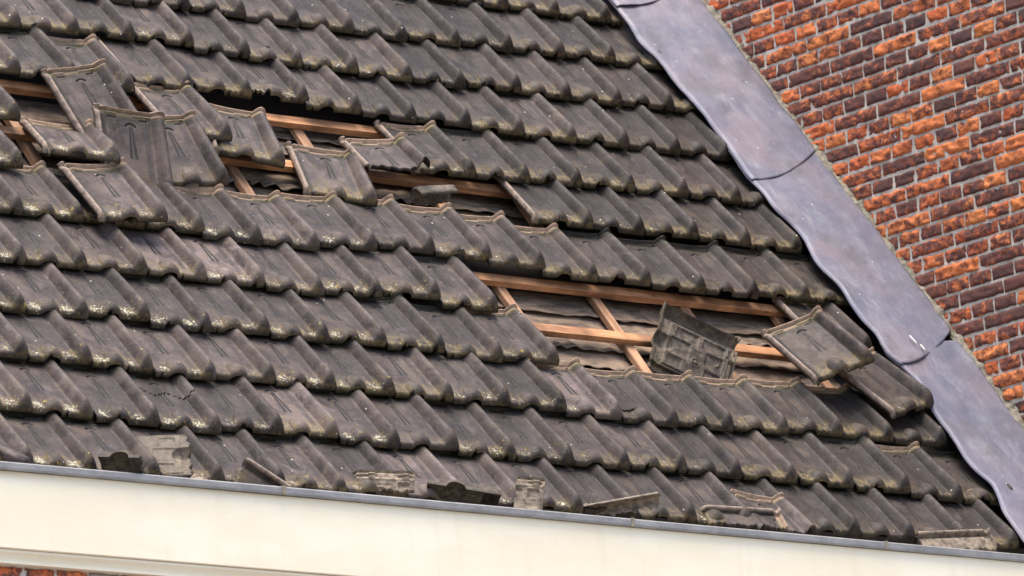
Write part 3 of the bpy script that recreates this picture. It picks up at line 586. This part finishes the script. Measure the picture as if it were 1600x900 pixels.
def mark(x, s, dx, ds, wd, mat, z=0.075, name='white_dropping', parent=None):
    V = []; n = 8; d = Vector((dx, ds)); p = Vector((-ds, dx)).normalized()
    for i in range(n + 1):
        t = i / n; w_ = wd * (0.45 + 0.55 * math.sin(math.pi * min(1, 0.15 + t)) + 0.2 * math.sin(i * 2.3))
        for s_ in (-1, 1):
            for zz in (0, 0.003): V.append((x + dx * t + p.x * w_ * s_, s + ds * t + p.y * w_ * s_, z + zz))
    F = []
    for i in range(n):
        a = i * 4; F += [(a + 1, a + 3, a + 7, a + 5), (a, a + 4, a + 6, a + 2), (a, a + 1, a + 5, a + 4), (a + 2, a + 6, a + 7, a + 3)]
    F += [(0, 2, 3, 1), (n * 4, n * 4 + 1, n * 4 + 3, n * 4 + 2)]
    return link(name, mesh_from(name, V, F, mat), None, parent)
for args in ((2.300, 0.865, 0.006, -0.045, 0.003), (2.322, 0.815, 0.002, -0.032, 0.003)):
    mk = mark(args[0], args[1], args[2], args[3], args[4], M_WHITE, 0.066, 'white_dropping', sh2)
tag(mark(2.062, 0.955, -0.012, -0.060, 0.0035, M_WHITE, 0.036, 'white_dropping'), 'white bird dropping streak on the dark tile beside the flashing', 'dropping')
tag(mark(2.055, 1.245, 0.014, -0.075, 0.0035, M_TURQ, 0.030, 'paint_mark'), 'turquoise paint mark on the dark tile beside the flashing', 'paint mark')

# ------------------------------------------------------------------ gable wall of the taller house
Y0, Z0, BH, BL = 0.598875, 1.911695, 0.057915, 0.247881
def brick_wall(name, rects, to_world, face_cells, mat, seed, depth=0.010):
    """rects: (a0,a1,z0,z1,r,g,b): each brick a displaced rough face with returns into the joint"""
    V = []; F = []; C = []
    nu0, nv = face_cells
    for (a0, a1, z0, z1, r_, g_, b_) in rects:
        nu = max(6, int(nu0 * (a1 - a0) / 0.22)); base = len(V)
        for i in range(nu + 1):
            for j in range(nv + 1):
                u = i / nu; v = j / nv; a = a0 + (a1 - a0) * u; z = z0 + (z1 - z0) * v
                a += 0.0022 * nz(z * 60, a0 * 9, 1.0 + i * 0) * (1 if i in (0, nu) else 0); z += 0.0026 * nz(a * 38, z0 * 11, 5.0) * (1 if j in (0, nv) else 0)
                edge = min(u * (a1 - a0), (1 - u) * (a1 - a0), v * (z1 - z0), (1 - v) * (z1 - z0))
                rd = max(0, 1 - edge / 0.006)
                rough = 0.0085 * r_ + 0.0035
                d = rough * fr(a, z, r_ * 9, 34, 4) + 0.5 * rough * abs(fr(a + 3, z * 1.6, g_ * 9, 85, 3)) + (g_ - 0.5) * 0.004 - 0.0042 * rd * rd
                V.append(to_world(a, z, d)); C.append((r_, g_, b_, 1))
        W = nv + 1
        for i in range(nu):
            for j in range(nv): q = base + i * W + j; F.append((q, q + 1, q + W + 1, q + W))
        ring = [base + j for j in range(nv + 1)] + [base + i * W + nv for i in range(1, nu + 1)] + [base + nu * W + j for j in range(nv - 1, -1, -1)] + [base + i * W for i in range(nu - 1, 0, -1)]
        b2 = len(V)
        for q in ring:
            # push back ring along the wall normal
            V.append(V[q] + NORM[0] * (-0.016)); C.append((r_, g_, b_, 1))
        L = len(ring)
        for q in range(L): F.append((ring[q], b2 + q, b2 + (q + 1) % L, ring[(q + 1) % L]))
    me = mesh_from(name, V, F, mat, True)
    at = me.color_attributes.new('brick', 'FLOAT_COLOR', 'POINT'); at.data.foreach_set('color', np.array(C, np.float32).ravel())
    return me
NORM = [Vector((-1, 0, 0))]
rw = random.Random(5)
rects = []
for c in range(-14, 34):
    zc = Z0 - c * BH
    z0_, z1_ = zc - BH / 2 + 0.0058, zc + BH / 2 - 0.0058
    if c % 2 == 0: step = 1.0; off = 0.0 if c % 4 == 0 else 0.5
    else: step = 0.5; off = 0.25
    u = -9 + off
    while u < 4:
        j1, j2 = rw.uniform(-.0015, .0015), rw.uniform(-.0015, .0015)
        ya, yb = Y0 - (u + step) * BL + 0.0060 + j1, Y0 - u * BL - 0.0060 + j2
        if yb > -0.45 and ya < 2.75 and z1_ > -0.3 and z0_ < 2.75:
            # keep what stands above the flashing, trimmed where the fillet runs
            lim = (z1_ - 0.03) / math.tan(TH) - 0.02
            if ya < lim:
                yb2 = min(yb, max(ya + 0.025, lim))
                pale = 0.0
                rects.append((ya, yb2, z0_ + rw.uniform(-.001, .001), z1_ + rw.uniform(-.001, .001), rw.random(), rw.random(), pale))
        u += step
wall_root = bpy.data.objects.new('brick_wall', None); col.objects.link(wall_root); wall_root.location = (XW, 0, 0)
tag(wall_root, 'tall gable wall of rough orange and dark red bricks beside the roof', 'brick wall')
me = brick_wall('brickwork', rects, lambda a, z, d: Vector((-d, a, z)), (22, 6), M_BRICK, 0)
link('brickwork', me, None, wall_root)
def mort(u, v):
    y = -0.5 + 3.35 * u; z = -0.45 + 3.3 * v
    return (0.0065 - 0.003 * fr(y, z, 0, 30, 3) + 0.002 * nz(y * 90, z * 90), y, z)
me = surf_mesh('mortar_joints', mort, 260, 260, M_MORTAR); me.flip_normals()
link('mortar_joints', me, None, wall_root)
me = box_mesh('wall_core', (0.02, -0.5, -0.45), (0.32, 2.85, 2.85), M_MORTAR); link('wall_core', me, None, wall_root)
# mortar fillet that seals the flashing against the wall
def fil(u, v):
    s = -0.42 + 3.75 * u; a = v * math.pi / 2
    wdt = 0.018 + 0.009 * fr(s, 0, 1, 6, 3) + 0.006 * fr(s, v * 2, 4, 40, 3); hgt = 0.026 + 0.016 * fr(s, 3, 2, 9, 3) + 0.024 * max(0, fr(s, 7, 2, 22, 3))
    x = XW - 0.006 - wdt * (1 - v) ** 0.8 - 0.004 * fr(s, v, 3, 60, 3) * (0.3 + v); z = 0.060 + hgt * v ** 1.1 + 0.003 * fr(s, v, 8, 80, 2)
    return (x + 0.010 * v ** 3, s, z)
o = link('mortar_fillet', surf_mesh('mortar_fillet', fil, 620, 12, M_CEMENT, 0.02, (0.6, 0, -0.8)), MR4)
tag(o, 'rough grey cement fillet sealing the lead flashing to the brick wall', 'mortar fillet')

# ------------------------------------------------------------------ gutter, fascia and facade below
def slope_z(x): return -0.242 - (x + 2.354) * 0.0062
def extrude(name, prof, x0, x1, mat, seg=60, wob=0.0, smooth=False):
    V = []; F = []; k = len(prof)
    for i in range(seg + 1):
        x = x0 + (x1 - x0) * i / seg; dz = slope_z(x)
        for j, (y, z) in enumerate(prof): V.append((x, y + wob * nz(x * 1.5, j, 2.0), z + dz + wob * nz(x * 1.3, j * 0.1, 7.0)))
    for i in range(seg):
        for j in range(k): F.append((i * k + j, (i + 1) * k + j, (i + 1) * k + (j + 1) % k, i * k + (j + 1) % k))
    F += [tuple(range(k))[::-1], tuple(seg * k + j for j in range(k))]
    me = mesh_from(name, V, F, mat, smooth); return me
gut = bpy.data.objects.new('gutter', None); col.objects.link(gut)
tag(gut, 'long grey zinc gutter edge running under the tiles, on the cream fascia', 'gutter')
# profile: front bead, inner wall, floor, back
pg = [(-0.318, -0.027), (-0.320, -0.020), (-0.320, -0.004), (-0.316, 0.0), (-0.300, 0.0), (-0.297, -0.003), (-0.297, -0.115), (-0.07, -0.115), (-0.04, 0.0), (-0.038, 0.0), (-0.066, -0.118), (-0.300, -0.118), (-0.300, -0.027)]
link('zinc_trough', extrude('zinc_trough', pg, XL, 2.535, M_ZINC, 90, 0.0015), None, gut)
for xj in (-1.252, 0.222, 1.372):
    link('joint_clip', box_mesh('joint_clip', (xj - 0.007, -0.3225, slope_z(xj) - 0.028), (xj + 0.007, -0.299, slope_z(xj) + 0.002), M_CEMENT, 1, 0, 0, 0.001), None, gut)
fas = bpy.data.objects.new('fascia_board', None); col.objects.link(fas)
tag(fas, 'wide glossy cream painted fascia board under the zinc gutter', 'fascia board')
pf = [(-0.3055, -0.0285), (-0.3055, -0.274), (-0.302, -0.277), (-0.278, -0.277), (-0.278, -0.0285)]
link('board', extrude('board', pf[::1], XL, 2.535, M_PAINT, 90, 0.0012), None, fas)
pm = [(-0.296, -0.2785), (-0.2965, -0.286)] + [(-0.296 + 0.014 * math.sin(t * math.pi / 2), -0.287 - 0.022 * t) for t in (0, .2, .4, .6, .8, 1.0)] + [(-0.286, -0.311), (-0.286, -0.321), (-0.27, -0.323), (-0.25, -0.323), (-0.25, -0.2785)]
link('moulding', extrude('moulding', pm, XL, 2.535, M_PAINT, 30, 0.0006), None, fas)
NORM[0] = Vector((0, -1, 0))
fr_rects = []
for c in range(0, 7):
    z1_ = -0.5655 - 0.0045 - c * 0.0615; z0_ = z1_ - 0.052
    stp = 0.1245 if c % 2 == 0 else 0.249; x = -3.0 + (0.0 if c % 2 == 0 else 0.062)
    while x < 2.5:
        rr = rw.random(); fr_rects.append((x + 0.005, min(x + stp - 0.005, 2.53), z0_, z1_, rw.random() * 0.75 + 0.1, rw.random(), 0.75 if rr > 0.86 else 0.0)); x += stp
fac = bpy.data.objects.new('facade_wall', None); col.objects.link(fac); fac.location = (0, -0.262, 0)
tag(fac, 'red brick facade just showing below the cream fascia moulding', 'brick wall')
link('brickwork', brick_wall('facade_brickwork', fr_rects, lambda a, z, d: Vector((a, -d, z)), (14, 5), M_BRICK, 3), None, fac)
link('mortar_joints', box_mesh('facade_mortar', (-3.0, 0.007, -1.05), (2.54, 0.25, -0.50), mortar_material('pale_mortar', (0.5, 0.46, 0.4), (0.65, 0.6, 0.55))), None, fac)

# ------------------------------------------------------------------ ground far below, so the light from beneath is right
g = G('street_paving'); v = g.coord('Object'); g.l(g.mix(g.noise(v, 3, 5), (0.14, 0.13, 0.12), (0.24, 0.22, 0.2)), g.p.inputs['Base Color']); g.p.inputs['Roughness'].default_value = 0.9
me = mesh_from('ground', [(-400, -400, -6.2), (400, -400, -6.2), (400, 400, -6.2), (-400, 400, -6.2)], [(0, 1, 2, 3)], g.m)
tag(link('ground', me), kind='structure')
